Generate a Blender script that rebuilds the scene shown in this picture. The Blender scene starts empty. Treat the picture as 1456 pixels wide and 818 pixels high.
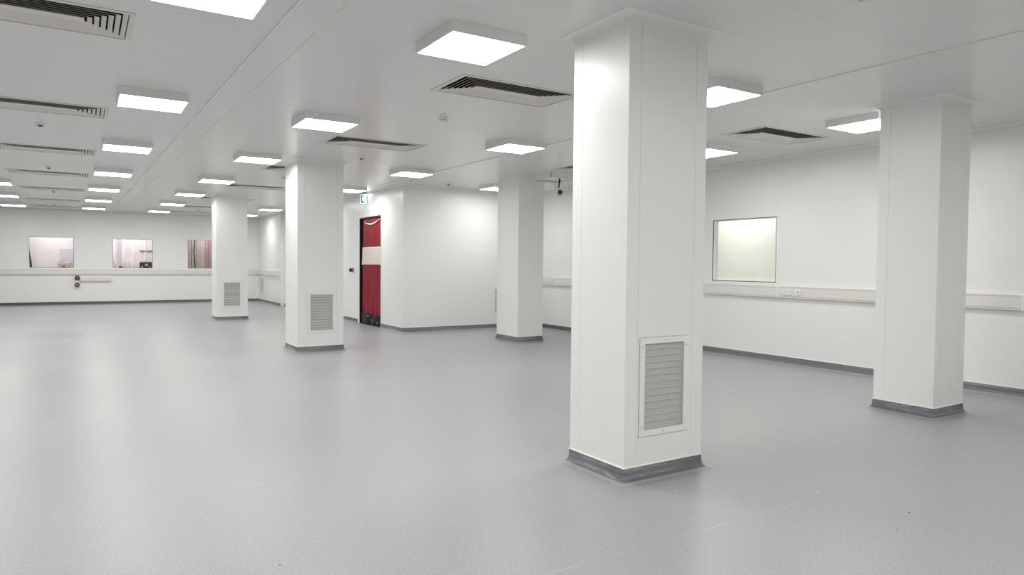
import bpy, math, random
from mathutils import Vector, Matrix
random.seed(7)
sc = bpy.context.scene
COL = sc.collection
PI = math.pi

# ------------------------------------------------------------ render look
sc.view_settings.view_transform = 'Standard'
sc.view_settings.look = 'None'
sc.view_settings.gamma = 1.0
sc.view_settings.use_curve_mapping = False
sc.view_settings.exposure = 0.49
sc.cycles.use_denoising = True
sc.cycles.max_bounces = 12
sc.cycles.diffuse_bounces = 8
sc.cycles.sample_clamp_indirect = 10

H = 3.06          # ceiling height
XR = 8.862        # right wall
YF = 26.29        # far wall
XB = 5.62         # wall with the red door
YB = 13.18        # wall facing the camera next to the door
XS = 5.49         # short side wall at the far end
YS = 22.9
XL, Y0 = -7.0, -4.0

# ------------------------------------------------------------ materials
def new_mat(name):
    m = bpy.data.materials.new(name); m.use_nodes = True
    nt = m.node_tree
    return m, nt, nt.nodes['Principled BSDF']

def N(nt, t, **kw):
    n = nt.nodes.new(t)
    for k, v in kw.items(): setattr(n, k, v)
    return n

def math_n(nt, op, a, b=None, c=None):
    n = nt.nodes.new('ShaderNodeMath'); n.operation = op
    for i, v in enumerate((a, b, c)):
        if v is None: continue
        if isinstance(v, (int, float)): n.inputs[i].default_value = v
        else: nt.links.new(v, n.inputs[i])
    return n.outputs[0]

def mix_c(nt, fac, c1, c2):
    n = nt.nodes.new('ShaderNodeMix'); n.data_type = 'RGBA'
    for sock, v in ((n.inputs[0], fac), (n.inputs[6], c1), (n.inputs[7], c2)):
        if isinstance(v, (int, float)): sock.default_value = v
        elif isinstance(v, tuple): sock.default_value = v
        else: nt.links.new(v, sock)
    return n.outputs[2]

def plain(name, col, rough=.5, spec=.5, metal=0., noise=.02, nscale=40., bump=0.):
    """a painted / moulded surface with a faint procedural unevenness"""
    m, nt, b = new_mat(name)
    tc = N(nt, 'ShaderNodeTexCoord'); nz = N(nt, 'ShaderNodeTexNoise')
    nt.links.new(tc.outputs['Object'], nz.inputs['Vector'])
    nz.inputs['Scale'].default_value = nscale; nz.inputs['Detail'].default_value = 3
    lo = tuple(c*(1-noise) for c in col)+(1,); hi = tuple(min(1, c*(1+noise)) for c in col)+(1,)
    nt.links.new(mix_c(nt, nz.outputs['Fac'], lo, hi), b.inputs['Base Color'])
    b.inputs['Roughness'].default_value = rough
    b.inputs['Specular IOR Level'].default_value = spec
    b.inputs['Metallic'].default_value = metal
    if bump:
        bp = N(nt, 'ShaderNodeBump'); bp.inputs['Strength'].default_value = bump; bp.inputs['Distance'].default_value = .01
        nt.links.new(nz.outputs['Fac'], bp.inputs['Height']); nt.links.new(bp.outputs[0], b.inputs['Normal'])
    return m

def emis(name, col, strength, base=(.8, .8, .8)):
    m, nt, b = new_mat(name)
    b.inputs['Base Color'].default_value = base+(1,)
    b.inputs['Emission Color'].default_value = col+(1,)
    b.inputs['Emission Strength'].default_value = strength
    return m

def panel_mat(name, col, axis, pitch, off, rough=.32, line=.72, width=.004, spec=.3):
    """hygienic wall / ceiling cladding: smooth sheets with real joint lines at a fixed pitch"""
    m, nt, b = new_mat(name)
    tc = N(nt, 'ShaderNodeTexCoord'); sp = N(nt, 'ShaderNodeSeparateXYZ')
    nt.links.new(tc.outputs['Object'], sp.inputs[0])
    v = sp.outputs['XYZ'.index(axis)]
    t = math_n(nt, 'ADD', v, -off+pitch*50)
    t = math_n(nt, 'MODULO', t, pitch)
    g = math_n(nt, 'LESS_THAN', t, width)
    nz = N(nt, 'ShaderNodeTexNoise'); nt.links.new(tc.outputs['Object'], nz.inputs['Vector'])
    nz.inputs['Scale'].default_value = 1.3; nz.inputs['Detail'].default_value = 4
    base = mix_c(nt, nz.outputs['Fac'], tuple(c*.985 for c in col)+(1,), tuple(min(1, c*1.015) for c in col)+(1,))
    nt.links.new(mix_c(nt, g, base, tuple(c*line for c in col)+(1,)), b.inputs['Base Color'])
    b.inputs['Roughness'].default_value = rough
    b.inputs['Specular IOR Level'].default_value = spec
    # faint ripple of the sheet
    nz2 = N(nt, 'ShaderNodeTexNoise'); nt.links.new(tc.outputs['Object'], nz2.inputs['Vector'])
    nz2.inputs['Scale'].default_value = 2.2
    bp = N(nt, 'ShaderNodeBump'); bp.inputs['Strength'].default_value = .12; bp.inputs['Distance'].default_value = .02
    nt.links.new(nz2.outputs['Fac'], bp.inputs['Height']); nt.links.new(bp.outputs[0], b.inputs['Normal'])
    return m

def vinyl(name, col, seams=True, rough=.3, spec=.5):
    m, nt, b = new_mat(name)
    tc = N(nt, 'ShaderNodeTexCoord')
    n1 = N(nt, 'ShaderNodeTexNoise'); n1.inputs['Scale'].default_value = 170; n1.inputs['Detail'].default_value = 2
    n2 = N(nt, 'ShaderNodeTexNoise'); n2.inputs['Scale'].default_value = 60; n2.inputs['Detail'].default_value = 3
    n3 = N(nt, 'ShaderNodeTexNoise'); n3.inputs['Scale'].default_value = .55; n3.inputs['Detail'].default_value = 3
    vo = N(nt, 'ShaderNodeTexVoronoi'); vo.inputs['Scale'].default_value = 70
    for n in (n1, n2, n3, vo): nt.links.new(tc.outputs['Object'], n.inputs['Vector'])
    def ramp(src, a, b_, lo, hi):
        r = N(nt, 'ShaderNodeMapRange'); nt.links.new(src, r.inputs['Value'])
        r.inputs['From Min'].default_value = a; r.inputs['From Max'].default_value = b_
        r.inputs['To Min'].default_value = lo; r.inputs['To Max'].default_value = hi
        return r.outputs[0]
    k = math_n(nt, 'MULTIPLY', ramp(n1.outputs['Fac'], .3, .7, .68, 1.32), ramp(n2.outputs['Fac'], .3, .7, .93, 1.07))
    k = math_n(nt, 'MULTIPLY', k, ramp(n3.outputs['Fac'], .3, .7, .965, 1.035))
    chips = math_n(nt, 'LESS_THAN', vo.outputs['Distance'], .13)          # dark flecks in the vinyl
    k = math_n(nt, 'MULTIPLY', k, math_n(nt, 'SUBTRACT', 1.0, math_n(nt, 'MULTIPLY', chips, .28)))
    vm = N(nt, 'ShaderNodeVectorMath', operation='SCALE'); vm.inputs[0].default_value = col
    nt.links.new(k, vm.inputs['Scale'])
    out = vm.outputs[0]
    if seams:
        sp = N(nt, 'ShaderNodeSeparateXYZ'); nt.links.new(tc.outputs['Object'], sp.inputs[0])
        t = math_n(nt, 'MODULO', math_n(nt, 'ADD', sp.outputs[1], 100*2.02-2.56), 2.02)
        g = math_n(nt, 'LESS_THAN', t, .0045)
        n4 = N(nt, 'ShaderNodeTexNoise'); n4.inputs['Scale'].default_value = 1.9; nt.links.new(tc.outputs['Object'], n4.inputs['Vector'])
        g = math_n(nt, 'MULTIPLY', g, ramp(n4.outputs['Fac'], .4, .65, .0, .8))
        out = mix_c(nt, g, out, (.62, .62, .61, 1))
    nt.links.new(out, b.inputs['Base Color'])
    b.inputs['Specular IOR Level'].default_value = spec
    nt.links.new(ramp(n3.outputs['Fac'], .3, .7, rough-.03, rough+.05), b.inputs['Roughness'])
    bp = N(nt, 'ShaderNodeBump'); bp.inputs['Strength'].default_value = .06; bp.inputs['Distance'].default_value = .002
    nt.links.new(n2.outputs['Fac'], bp.inputs['Height']); nt.links.new(bp.outputs[0], b.inputs['Normal'])
    return m

WHITE = (.865, .87, .862)
M = {}
M['floor'] = vinyl('speckled_grey_vinyl', (.37, .372, .383), rough=.36, spec=.42)
M['floor_lip'] = vinyl('speckled_grey_vinyl_lip', (.37, .372, .383), seams=False, rough=.36, spec=.42)
M['cove'] = vinyl('shaded_grey_vinyl', (.165, .17, .185), seams=False, rough=.30)  # same vinyl as the floor; the cove's shade is put into the darker colour
M['wall_y'] = panel_mat('white_cladding_along_y', WHITE, 'Y', 1.22, .35, line=.975)
M['wall_x'] = panel_mat('white_cladding_along_x', WHITE, 'X', 1.038, 6.746, line=.93)
M['ceiling'] = panel_mat('white_ceiling_sheet', (.77, .773, .765), 'Y', 1.135, 2.75, rough=.27, line=.80, width=.005)
M['col'] = plain('white_column_sheet', WHITE, .36, .4, noise=.01, nscale=3)
M['trim'] = plain('white_plastic_trim', (.88, .88, .865), .35, .5, noise=.01)
M['bead'] = plain('cream_cap_bead', (.90, .89, .85), .4, .5, noise=.01)
M['trunk'] = plain('off_white_trunking', (.78, .765, .735), .42, .45, noise=.01)
M['socket'] = plain('white_socket_plastic', (.84, .83, .79), .3, .5, noise=.005)
M['slot'] = plain('dark_slot', (.05, .05, .05), .6, .3)
M['vent'] = plain('off_white_diffuser_metal', (.76, .74, .675), .45, .4, noise=.01)
M['plenum'] = plain('black_plenum_lining', (.02, .02, .018), .9, .1)
M['lampbody'] = plain('white_lamp_body', (.82, .815, .80), .4, .4, noise=.01)
M['mesh'] = plain('galvanised_mesh', (.66, .67, .64), .45, .5, metal=.0, noise=.05, nscale=15)
M['blade'] = plain('grey_louvre_blade', (.66, .67, .64), .45, .5, noise=.03)
M['gap'] = plain('dark_duct', (.09, .09, .085), .9, .1)
M['screw'] = plain('steel_screw', (.55, .55, .53), .3, .5, metal=.8)
M['gasket'] = plain('dark_gasket', (.06, .06, .055), .6, .3)
M['black'] = plain('black_plastic', (.012, .012, .013), .35, .5)
M['blackfilm'] = plain('black_film', (.004, .004, .005), .30, .10, noise=.2, nscale=12, bump=.1)
M['red'] = plain('red_sheeting', (.26, .003, .019), .45, .15, noise=.10, nscale=5, bump=.2)
M['band'] = plain('cream_cloth_band', (.72, .66, .62), .8, .2, noise=.06, nscale=20, bump=.4)
M['tapewhite'] = plain('white_fold', (.9, .88, .86), .4, .4)
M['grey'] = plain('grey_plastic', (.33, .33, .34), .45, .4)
M['blue'] = plain('blue_connector_plastic', (.01, .06, .16), .35, .5)
M['cable'] = plain('grey_cable', (.30, .30, .30), .5, .4)
M['greensign'] = plain('green_sign', (.0, .20, .115), .5, .4)
M['whitesign'] = emis('lit_white_sign', (.93, 1., .98), .18)
M['sensor'] = plain('dark_sensor', (.10, .10, .10), .4, .4)
M['socketred'] = plain('dark_red_socket', (.15, .03, .035), .4, .5)
M['lilac'] = plain('pale_lilac_sheet', (.78, .74, .755), .5, .3, noise=.05, nscale=2)
M['lilac_fold'] = plain('bright_lilac_fold', (.93, .88, .90), .5, .3)
M['lilac_dark'] = plain('greyish_lilac_strip', (.62, .55, .60), .6, .3, noise=.06)
M['bluepanel'] = plain('pale_blue_panel', (.60, .60, .67), .4, .4)
M['pinkbox'] = plain('dusty_pink_plastic', (.52, .40, .43), .5, .4)
M['brownstrip'] = plain('greyish_brown_strip_curtain', (.50, .43, .40), .5, .4, noise=.12, nscale=6)
M['pinkstrip'] = plain('faded_pink_strip_curtain', (.42, .28, .30), .5, .4, noise=.15, nscale=6)
M['whitepaint'] = plain('white_room_paint', (.86, .86, .83), .5, .3, noise=.01)
M['chip'] = plain('white_chip', (.9, .9, .86), .6, .3)
M['lamp'] = emis('lit_diffuser', (1., .985, .945), 15.0, (.9, .9, .88))
M['exitlamp'] = emis('cool_emergency_led', (.62, .84, 1.), 20.0)

def glass_mat():
    m = bpy.data.materials.new('clear_window_glass'); m.use_nodes = True
    nt = m.node_tree; nt.nodes.clear()
    o = N(nt, 'ShaderNodeOutputMaterial'); mx = N(nt, 'ShaderNodeMixShader')
    t = N(nt, 'ShaderNodeBsdfTransparent'); g = N(nt, 'ShaderNodeBsdfGlossy'); f = N(nt, 'ShaderNodeFresnel')
    t.inputs[0].default_value = (.95, .96, .955, 1); g.inputs['Roughness'].default_value = .03
    f.inputs['IOR'].default_value = 1.35
    nt.links.new(f.outputs[0], mx.inputs[0]); nt.links.new(t.outputs[0], mx.inputs[1]); nt.links.new(g.outputs[0], mx.inputs[2])
    nt.links.new(mx.outputs[0], o.inputs[0])
    return m
M['glass'] = glass_mat()

# ------------------------------------------------------------ mesh builder
class MB:
    def __init__(s): s.v = []; s.f = []; s.mi = []; s.mats = []; s.smooth = []
    def m(s, mat):
        if mat not in s.mats: s.mats.append(mat)
        return s.mats.index(mat)
    def face(s, pts, mat, smooth=False):
        b = len(s.v); s.v += [tuple(p) for p in pts]
        s.f.append(tuple(range(b, b+len(pts)))); s.mi.append(s.m(mat)); s.smooth.append(smooth)
    def mesh(s, verts, faces, mat, smooth=False):
        b = len(s.v); s.v += [tuple(p) for p in verts]; k = s.m(mat)
        for f in faces:
            s.f.append(tuple(b+i for i in f)); s.mi.append(k); s.smooth.append(smooth)
    def box(s, x0, x1, y0, y1, z0, z1, mat, bev=0.):
        if bev <= 0:
            v = [(x, y, z) for z in (z0, z1) for y in (y0, y1) for x in (x0, x1)]
            f = [(0, 2, 3, 1), (4, 5, 7, 6), (0, 1, 5, 4), (2, 6, 7, 3), (0, 4, 6, 2), (1, 3, 7, 5)]
            s.mesh(v, f, mat); return
        # chamfered box
        b = bev; X = (x0, x1); Y = (y0, y1); Z = (z0, z1); idx = {}; v = []
        for i in (0, 1):
            for j in (0, 1):
                for k in (0, 1):
                    sx, sy, sz = 1-2*i, 1-2*j, 1-2*k
                    for a, d in enumerate(((0, b, b), (b, 0, b), (b, b, 0))):
                        idx[i, j, k, a] = len(v)
                        v.append((X[i]+sx*d[0], Y[j]+sy*d[1], Z[k]+sz*d[2]))
        f = []
        for i in (0, 1):
            f.append([idx[i, j, k, 0] for j, k in ((0, 0), (0, 1), (1, 1), (1, 0))][::(1 if i == 0 else -1)])
            f.append([idx[j, i, k, 1] for j, k in ((0, 0), (1, 0), (1, 1), (0, 1))][::(1 if i == 0 else -1)])
            f.append([idx[j, k, i, 2] for j, k in ((0, 0), (0, 1), (1, 1), (1, 0))][::(1 if i == 0 else -1)])
        for p in (0, 1):
            for q in (0, 1):
                f.append([idx[0, p, q, 1], idx[1, p, q, 1], idx[1, p, q, 2], idx[0, p, q, 2]])
                f.append([idx[p, 0, q, 0], idx[p, 1, q, 0], idx[p, 1, q, 2], idx[p, 0, q, 2]])
                f.append([idx[p, q, 0, 0], idx[p, q, 1, 0], idx[p, q, 1, 1], idx[p, q, 0, 1]])
        for i in (0, 1):
            for j in (0, 1):
                for k in (0, 1): f.append([idx[i, j, k, a] for a in (0, 1, 2)])
        s.mesh(v, f, mat)
    def tube(s, pts, r, mat, n=8):
        pts = [Vector(p) for p in pts]; vs = []; fs = []
        for i, p in enumerate(pts):
            d = (pts[min(i+1, len(pts)-1)]-pts[max(i-1, 0)]).normalized()
            a = d.orthogonal().normalized() if i == 0 else (a-d*a.dot(d)).normalized()
            c = d.cross(a)
            rr = r[i] if isinstance(r, (list, tuple)) else r
            for k in range(n):
                t = 2*PI*k/n; vs.append(p+a*math.cos(t)*rr+c*math.sin(t)*rr)
        for i in range(len(pts)-1):
            for k in range(n): fs.append((i*n+k, i*n+(k+1) % n, (i+1)*n+(k+1) % n, (i+1)*n+k))
        fs.append(tuple(range(n))[::-1]); fs.append(tuple((len(pts)-1)*n+k for k in range(n)))
        s.mesh(vs, fs, mat, True)
    def lathe(s, prof, mat, origin=(0, 0, 0), axis='Z', n=24, smooth=True):
        """prof: list of (radius, along)"""
        o = Vector(origin); vs = []; fs = []
        ax = {'Z': (Vector((1, 0, 0)), Vector((0, 1, 0)), Vector((0, 0, 1))),
              'X': (Vector((0, 1, 0)), Vector((0, 0, 1)), Vector((1, 0, 0))),
              'Y': (Vector((0, 0, 1)), Vector((1, 0, 0)), Vector((0, 1, 0)))}[axis]
        for r, h in prof:
            for k in range(n):
                t = 2*PI*k/n; vs.append(o+ax[0]*math.cos(t)*r+ax[1]*math.sin(t)*r+ax[2]*h)
        for i in range(len(prof)-1):
            for k in range(n): fs.append((i*n+k, i*n+(k+1) % n, (i+1)*n+(k+1) % n, (i+1)*n+k))
        fs.append(tuple(range(n))[::-1]); fs.append(tuple((len(prof)-1)*n+k for k in range(n)))
        s.mesh(vs, fs, mat, smooth)
    def build(s, name, parent=None, loc=None, norm=True):
        me = bpy.data.meshes.new(name)
        v = s.v
        if loc is not None: v = [(p[0]-loc[0], p[1]-loc[1], p[2]-loc[2]) for p in v]
        me.from_pydata([tuple(p) for p in v], [], s.f)
        for m in s.mats: me.materials.append(M[m])
        me.polygons.foreach_set('material_index', s.mi)
        me.polygons.foreach_set('use_smooth', s.smooth)
        me.update()
        if norm:
            import bmesh
            bm = bmesh.new(); bm.from_mesh(me)
            bmesh.ops.remove_doubles(bm, verts=bm.verts, dist=1e-6)
            bmesh.ops.recalc_face_normals(bm, faces=bm.faces)
            bm.to_mesh(me); bm.free()
        o = bpy.data.objects.new(name, me); COL.objects.link(o)
        if parent is not None: o.parent = parent
        if loc is not None: o.location = loc
        return o

def struct(o): o['kind'] = 'structure'; return o
def tag(o, label, cat, group=None):
    o['label'] = label; o['category'] = cat
    if group: o['group'] = group
    return o
def empty(name, loc, rz=0.):
    o = bpy.data.objects.new(name, None); COL.objects.link(o)
    o.location = loc; o.rotation_euler = (0, 0, rz); o.empty_display_size = .1
    return o
def copy_tree(o, parent=None):
    c = o.copy(); COL.objects.link(c)
    if parent is not None: c.parent = parent
    for ch in list(o.children): copy_tree(ch, c)
    return c

# sweep a (offset, z) profile along a plan polyline, mitred; side=+1 offsets to the left of travel
def sweep(mb, pts, prof, mat, side=1, closed=False, smooth=True, cap=True):
    n = len(pts); P = [Vector((p[0], p[1])) for p in pts]; dirs = []
    for i in range(n):
        segs = []
        if closed or i > 0: segs.append((P[i]-P[i-1]).normalized())
        if closed or i < n-1: segs.append((P[(i+1) % n]-P[i]).normalized())
        nn = [Vector((-d.y, d.x))*side for d in segs]
        if len(nn) == 1: m = nn[0]
        else:
            m = (nn[0]+nn[1]); m = m/(m.length_squared/2) if m.length > 1e-6 else nn[0]
        dirs.append(m)
    vs = []; fs = []; k = len(prof)
    for i in range(n):
        for d, z in prof:
            q = P[i]+dirs[i]*d; vs.append((q.x, q.y, z))
    last = n if closed else n-1
    for i in range(last):
        j = (i+1) % n
        for a in range(k-1): fs.append((i*k+a, j*k+a, j*k+a+1, i*k+a+1))
    # keep mitres crisp: split per segment
    for i in range(last):
        j = (i+1) % n
        seg = [vs[i*k+a] for a in range(k)]+[vs[j*k+a] for a in range(k)]
        mb.mesh(seg, [(a, k+a, k+a+1, a+1) for a in range(k-1)], mat, smooth)
    if not closed and cap:
        mb.face([vs[a] for a in range(k)], mat); mb.face([vs[(n-1)*k+a] for a in range(k)][::-1], mat)

COVE = [(0, .0), (0, .098), (.003, .098), (.004, .060), (.007, .042), (.014, .026), (.026, .013), (.042, .005), (.062, .0012), (.062, 0.)]
BEAD = [(0, .097), (.006, .097), (.0075, .101), (.006, .106), (0, .108)]
CORN = [(0, H-.040), (.004, H-.040), (.008, H-.030), (.020, H-.016), (.042, H-.007), (.075, H-.0025), (.078, H-.0005), (0, H-.0005)]

# ------------------------------------------------------------ camera
F, YAW, PIT, ROL = 974.56, .5611, .0338, .0091
cz = 1.4364
cyw, syw = math.cos(YAW), math.sin(YAW); cp, sp_ = math.cos(PIT), math.sin(PIT); cr, sr = math.cos(ROL), math.sin(ROL)
Rv = Vector((cyw, -syw, 0)); Dv = Vector((syw*cp, cyw*cp, -sp_)); Uv = Vector((syw*sp_, cyw*sp_, cp))
Xc = Rv*cr+Uv*sr; Yc = -Rv*sr+Uv*cr; Zc = -Dv
cam = bpy.data.cameras.new('camera'); co = bpy.data.objects.new('camera', cam); COL.objects.link(co)
co.matrix_world = Matrix(((Xc.x, Yc.x, Zc.x, 0), (Xc.y, Yc.y, Zc.y, 0), (Xc.z, Yc.z, Zc.z, cz), (0, 0, 0, 1)))
cam.sensor_width = 36; cam.lens = F/1456*36; cam.clip_start = .05; cam.clip_end = 200
sc.camera = co

w = bpy.data.worlds.new('world'); sc.world = w; w.use_nodes = True
w.node_tree.nodes['Background'].inputs[0].default_value = (.8, .85, .9, 1)
w.node_tree.nodes['Background'].inputs[1].default_value = .02

# ------------------------------------------------------------ ceiling data
CS = .9705                       # ceiling plan positions
LSZ = .285                       # half size of a lit diffuser
lights = [
 # x, y, label
 (.671, 4.459, 'large bright square ceiling light cut by the top edge of the photo'),
 (.624, 7.858, 'square ceiling light second in its row left of the ceiling strip'),
 (.568, 11.22, 'square ceiling light third in its row left of the ceiling strip'),
 (.514, 14.666, 'small-looking square ceiling light fourth in its row left of the ceiling strip'),
 (.455, 18.03, 'distant square ceiling light fifth in its row left of the ceiling strip'),
 (.405, 21.38, 'distant square ceiling light sixth in its row left of the ceiling strip'),
 (.345, 24.72, 'farthest square ceiling light of the row left of the ceiling strip, nearest the far wall'),
 (2.454, 4.516, 'large square surface-mounted ceiling light just left of the nearest column head'),
 (2.405, 7.933, 'square surface-mounted ceiling light just in front of the louvred-grille middle column'),
 (2.348, 11.248, 'square ceiling light to the left of the middle column head'),
 (2.292, 14.71, 'square ceiling light directly above the head of the distant left column'),
 (2.225, 18.046, 'square ceiling light just left of the distant column head'),
 (2.185, 21.42, 'distant ceiling light second from the far wall, right of the ceiling strip'),
 (2.135, 24.76, 'farthest square ceiling light of the row right of the ceiling strip, nearest the far wall'),
 (5.057, 4.498, 'bright square ceiling light partly hidden by the right side of the nearest column'),
 (5.073, 8.02, 'square surface-mounted ceiling light just in front of the column beside the white alcove wall'),
 (5.026, 11.409, 'square surface-mounted ceiling light over the floor in front of the red door wall corner'),
 (5.03, 14.8, 'square ceiling light beside the exit sign, partly hidden by the middle column'),
 (4.95, 18.2, 'square ceiling light hidden behind the middle column'),
 (4.90, 21.66, 'distant square ceiling light between the distant column and the middle column'),
 (4.83, 24.80, 'farthest right square ceiling light, half hidden by the distant column'),
 (7.495, 4.459, 'square surface-mounted ceiling light partly hidden by the right-hand column head'),
 (7.495, 6.78, 'square ceiling light near the right wall, only its tip showing beside the nearest column'),
 (7.50, 12.50, 'square ceiling light above the alcove wall, partly hidden by the plain column'),
 (-1.525, 17.85, 'distant square ceiling light at the left edge of the photo, nearest of three there'),
 (-1.62, 21.24, 'distant square ceiling light at the left edge of the photo, middle of three there'),
 (-1.67, 24.80, 'distant ceiling light at the left edge of the photo, closest to the far wall'),
]
hidden = [(-1.37, 4.46), (-1.42, 7.86), (-1.47, 11.2), (-1.5, 14.6), (-3.3, 4.46), (-3.3, 7.86), (-3.3, 11.2),  # unseen lights; extra rows on the left added to brighten that side
          (-3.3, 1.06), (-3.3, 14.6), (-3.5, 18.0), (-3.5, 21.3), (-5.3, 6.0), (-5.3, 14.6),
          (.7, 1.06), (2.5, 1.06), (5.06, 1.06), (7.4, .55), (-1.4, 1.06), (-1.4, -2.3),  # the one by the right wall sits off grid to tune brightness
          (.7, -2.3), (2.5, -2.3), (5.06, -2.3)]
vents = [  # x, y, label
 (-.33, 5.68, 'large louvred air grille in the ceiling at the top left corner of the photo'),
 (-.385, 9.12, 'louvred ceiling air grille second from the camera in the left-hand row'),
 (-.44, 12.56, 'louvred ceiling air grille third from the camera in the left-hand row'),
 (-.50, 15.95, 'louvred ceiling air grille fourth from the camera in the left-hand row'),
 (-.56, 19.42, 'louvred ceiling air grille fifth from the camera in the left-hand row'),
 (-.63, 22.95, 'thin-looking ceiling air grille sixth from the camera in the left-hand row'),
 (-.655, 25.75, 'thin-looking ceiling air grille closest to the far wall in the left-hand row'),
 (3.52, 2.22, 'ceiling air grille barely showing at the top edge, right of the nearest column'),
 (3.53, 5.74, 'large louvred ceiling air grille with clear concentric blades, left of the nearest column'),
 (3.50, 9.24, 'long louvred ceiling air grille between the middle column and the plain column'),
 (3.42, 12.60, 'ceiling air grille showing just left of the middle column head, behind a light'),
 (3.37, 16.05, 'ceiling air grille seen as a dark line between the distant and middle columns'),
 (3.28, 19.55, 'distant ceiling air grille showing at both sides of the distant column head'),
 (3.22, 22.95, 'thin-looking ceiling air grille just left of the distant column, second from the far wall'),
 (3.18, 25.55, 'farthest ceiling air grille of the row passing the distant column'),
 (7.57, 5.69, 'louvred ceiling air grille with grey blades between the two right-hand columns'),
 (7.66, 9.45, 'ceiling air grille mostly hidden behind the nearest column, above the unlit lamp housing'),
]
VW, VD = 1.325*CS/2, .685*CS/2   # half size of a grille frame
RIM = .035

# ------------------------------------------------------------ shell
def cells(a0, a1, b0, b1, holes):
    A = sorted({a0, a1, *[h[0] for h in holes], *[h[1] for h in holes]})
    B = sorted({b0, b1, *[h[2] for h in holes], *[h[3] for h in holes]})
    A = [a for a in A if a0 <= a <= a1]; B = [b for b in B if b0 <= b <= b1]
    out = []
    for i in range(len(A)-1):
        for j in range(len(B)-1):
            ca, cb = (A[i]+A[i+1])/2, (B[j]+B[j+1])/2
            if any(h[0] < ca < h[1] and h[2] < cb < h[3] for h in holes): continue
            out.append((A[i], A[i+1], B[j], B[j+1]))
    return out

mb = MB(); mb.box(XL-.1, XR+.1, Y0-.1, YF+.05, -.08, 0, 'floor'); struct(mb.build('floor'))

holes = [(x*CS-VW+RIM, x*CS+VW-RIM, y*CS-VD+RIM, y*CS+VD-RIM) for x, y, _ in vents]
mb = MB()
for a, b, c, d in cells(XL-.1, XR+.1, Y0-.1, YF+.05, holes):
    mb.face([(a, c, H), (a, d, H), (b, d, H), (b, c, H)], 'ceiling')
# upper slab so the void above the panels is closed
mb.box(XL-.1, XR+.1, Y0-.1, YF+.05, H+.35, H+.45, 'plenum')
struct(mb.build('ceiling', norm=False))

def wall_x(name, X0, X1, Y, t, holes, mat, z0=0., z1=H+.35):   # wall facing -Y at Y (t = thickness behind)
    mb = MB()
    for a, b, c, d in cells(X0, X1, z0, z1, holes): mb.box(a, b, Y, Y+t, c, d, mat)
    return struct(mb.build(name))
def wall_y(name, Ya, Yb, X, t, holes, mat, z0=0., z1=H+.35):
    mb = MB()
    for a, b, c, d in cells(Ya, Yb, z0, z1, holes): mb.box(min(X, X+t), max(X, X+t), a, b, c, d, mat)
    return struct(mb.build(name))

WIN = [(-1.392, -.200, 1.192, 2.172), (.880, 2.060, 1.196, 2.166), (3.150, 4.335, 1.190, 2.184)]
wall_x('wall_far', XL, XS, YF, .12, WIN, 'wall_x')
wall_y('wall_far_side', YS, YF, XS, .25, [], 'wall_y')
DY0, DY1, DZ = 14.40, 15.78, 2.500
wall_y('wall_door_side', YB+.12, YS, XB, .12, [(DY0, DY1, 0., DZ)], 'wall_y')
wall_x('wall_alcove', XB, XR, YB, .12, [], 'wall_x')
RW = (6.631, 7.860, 1.196, 2.192)
wall_y('wall_right', Y0, YB, XR, .12, [RW], 'wall_y')
wall_y('wall_left', Y0, YF, XL, -.12, [], 'wall_y')
wall_x('wall_back', XL, XR, Y0-.12, .12, [], 'wall_x')

def coves(name, pts, side):
    mb = MB(); sweep(mb, pts, COVE[:7], 'cove', side); sweep(mb, pts, COVE[6:], 'floor_lip', side); sweep(mb, pts, BEAD, 'bead', side)
    return struct(mb.build(name))
coves('baseboard_far', [(XL, YF), (XS, YF), (XS, YS)], -1)
coves('baseboard_door_side', [(XB, YS), (XB, DY1+.085)], -1)
coves('baseboard_alcove', [(XB, DY0-.03), (XB, YB), (XR, YB)], -1)
coves('baseboard_right', [(XR, YB), (XR, Y0)], -1)
coves('baseboard_left', [(XL, Y0), (XL, YF)], -1)
k = [0]
def trimobj(mb): k[0] += 1; return struct(mb.build('trim_%d' % k[0]))
for pts in ([(XL, YF), (XS, YF), (XS, YS), (XB, YS), (XB, YB), (XR, YB), (XR, Y0), (XL, Y0), (XL, YF)],):
    mb = MB(); sweep(mb, pts, CORN, 'trim', -1); trimobj(mb)
# raised joint strip running the length of the ceiling
def strip(xa0, xa1, xb0, xb1, y0, y1, h, mat):
    mb = MB()
    v = [(xa0*CS, y0, H-h), (xb0*CS, y0, H-h), (xb1*CS, y1, H-h), (xa1*CS, y1, H-h), (xa0*CS-.004, y0, H), (xb0*CS+.004, y0, H), (xb1*CS+.004, y1, H), (xa1*CS-.004, y1, H)]
    mb.mesh(v, [(0, 1, 2, 3), (0, 4, 5, 1), (1, 5, 6, 2), (2, 6, 7, 3), (3, 7, 4, 0)], mat)
    trimobj(mb)
strip(1.33, .86, 1.60, 1.10, Y0, YF-.08, .010, 'ceiling')
strip(1.322, .852, 1.331, .861, Y0, YF-.08, .013, 'trim')
strip(1.597, 1.097, 1.603, 1.103, Y0, YF-.08, .0115, 'vent')
strip(5.70, 5.42, 5.712, 5.432, Y0, YB+.6, .007, 'vent')
# corner bead on the wall corner by the red door
mb = MB(); mb.box(XB-.004, XB+.035, YB-.004, YB, .108, H-.04, 'trim'); mb.box(XB-.004, XB, YB, YB+.035, .108, H-.04, 'trim'); trimobj(mb)
# internal corner bead, far right
mb = MB(); mb.box(XS-.03, XS, YF-.03, YF, .108, H-.04, 'trim'); trimobj(mb)

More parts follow.
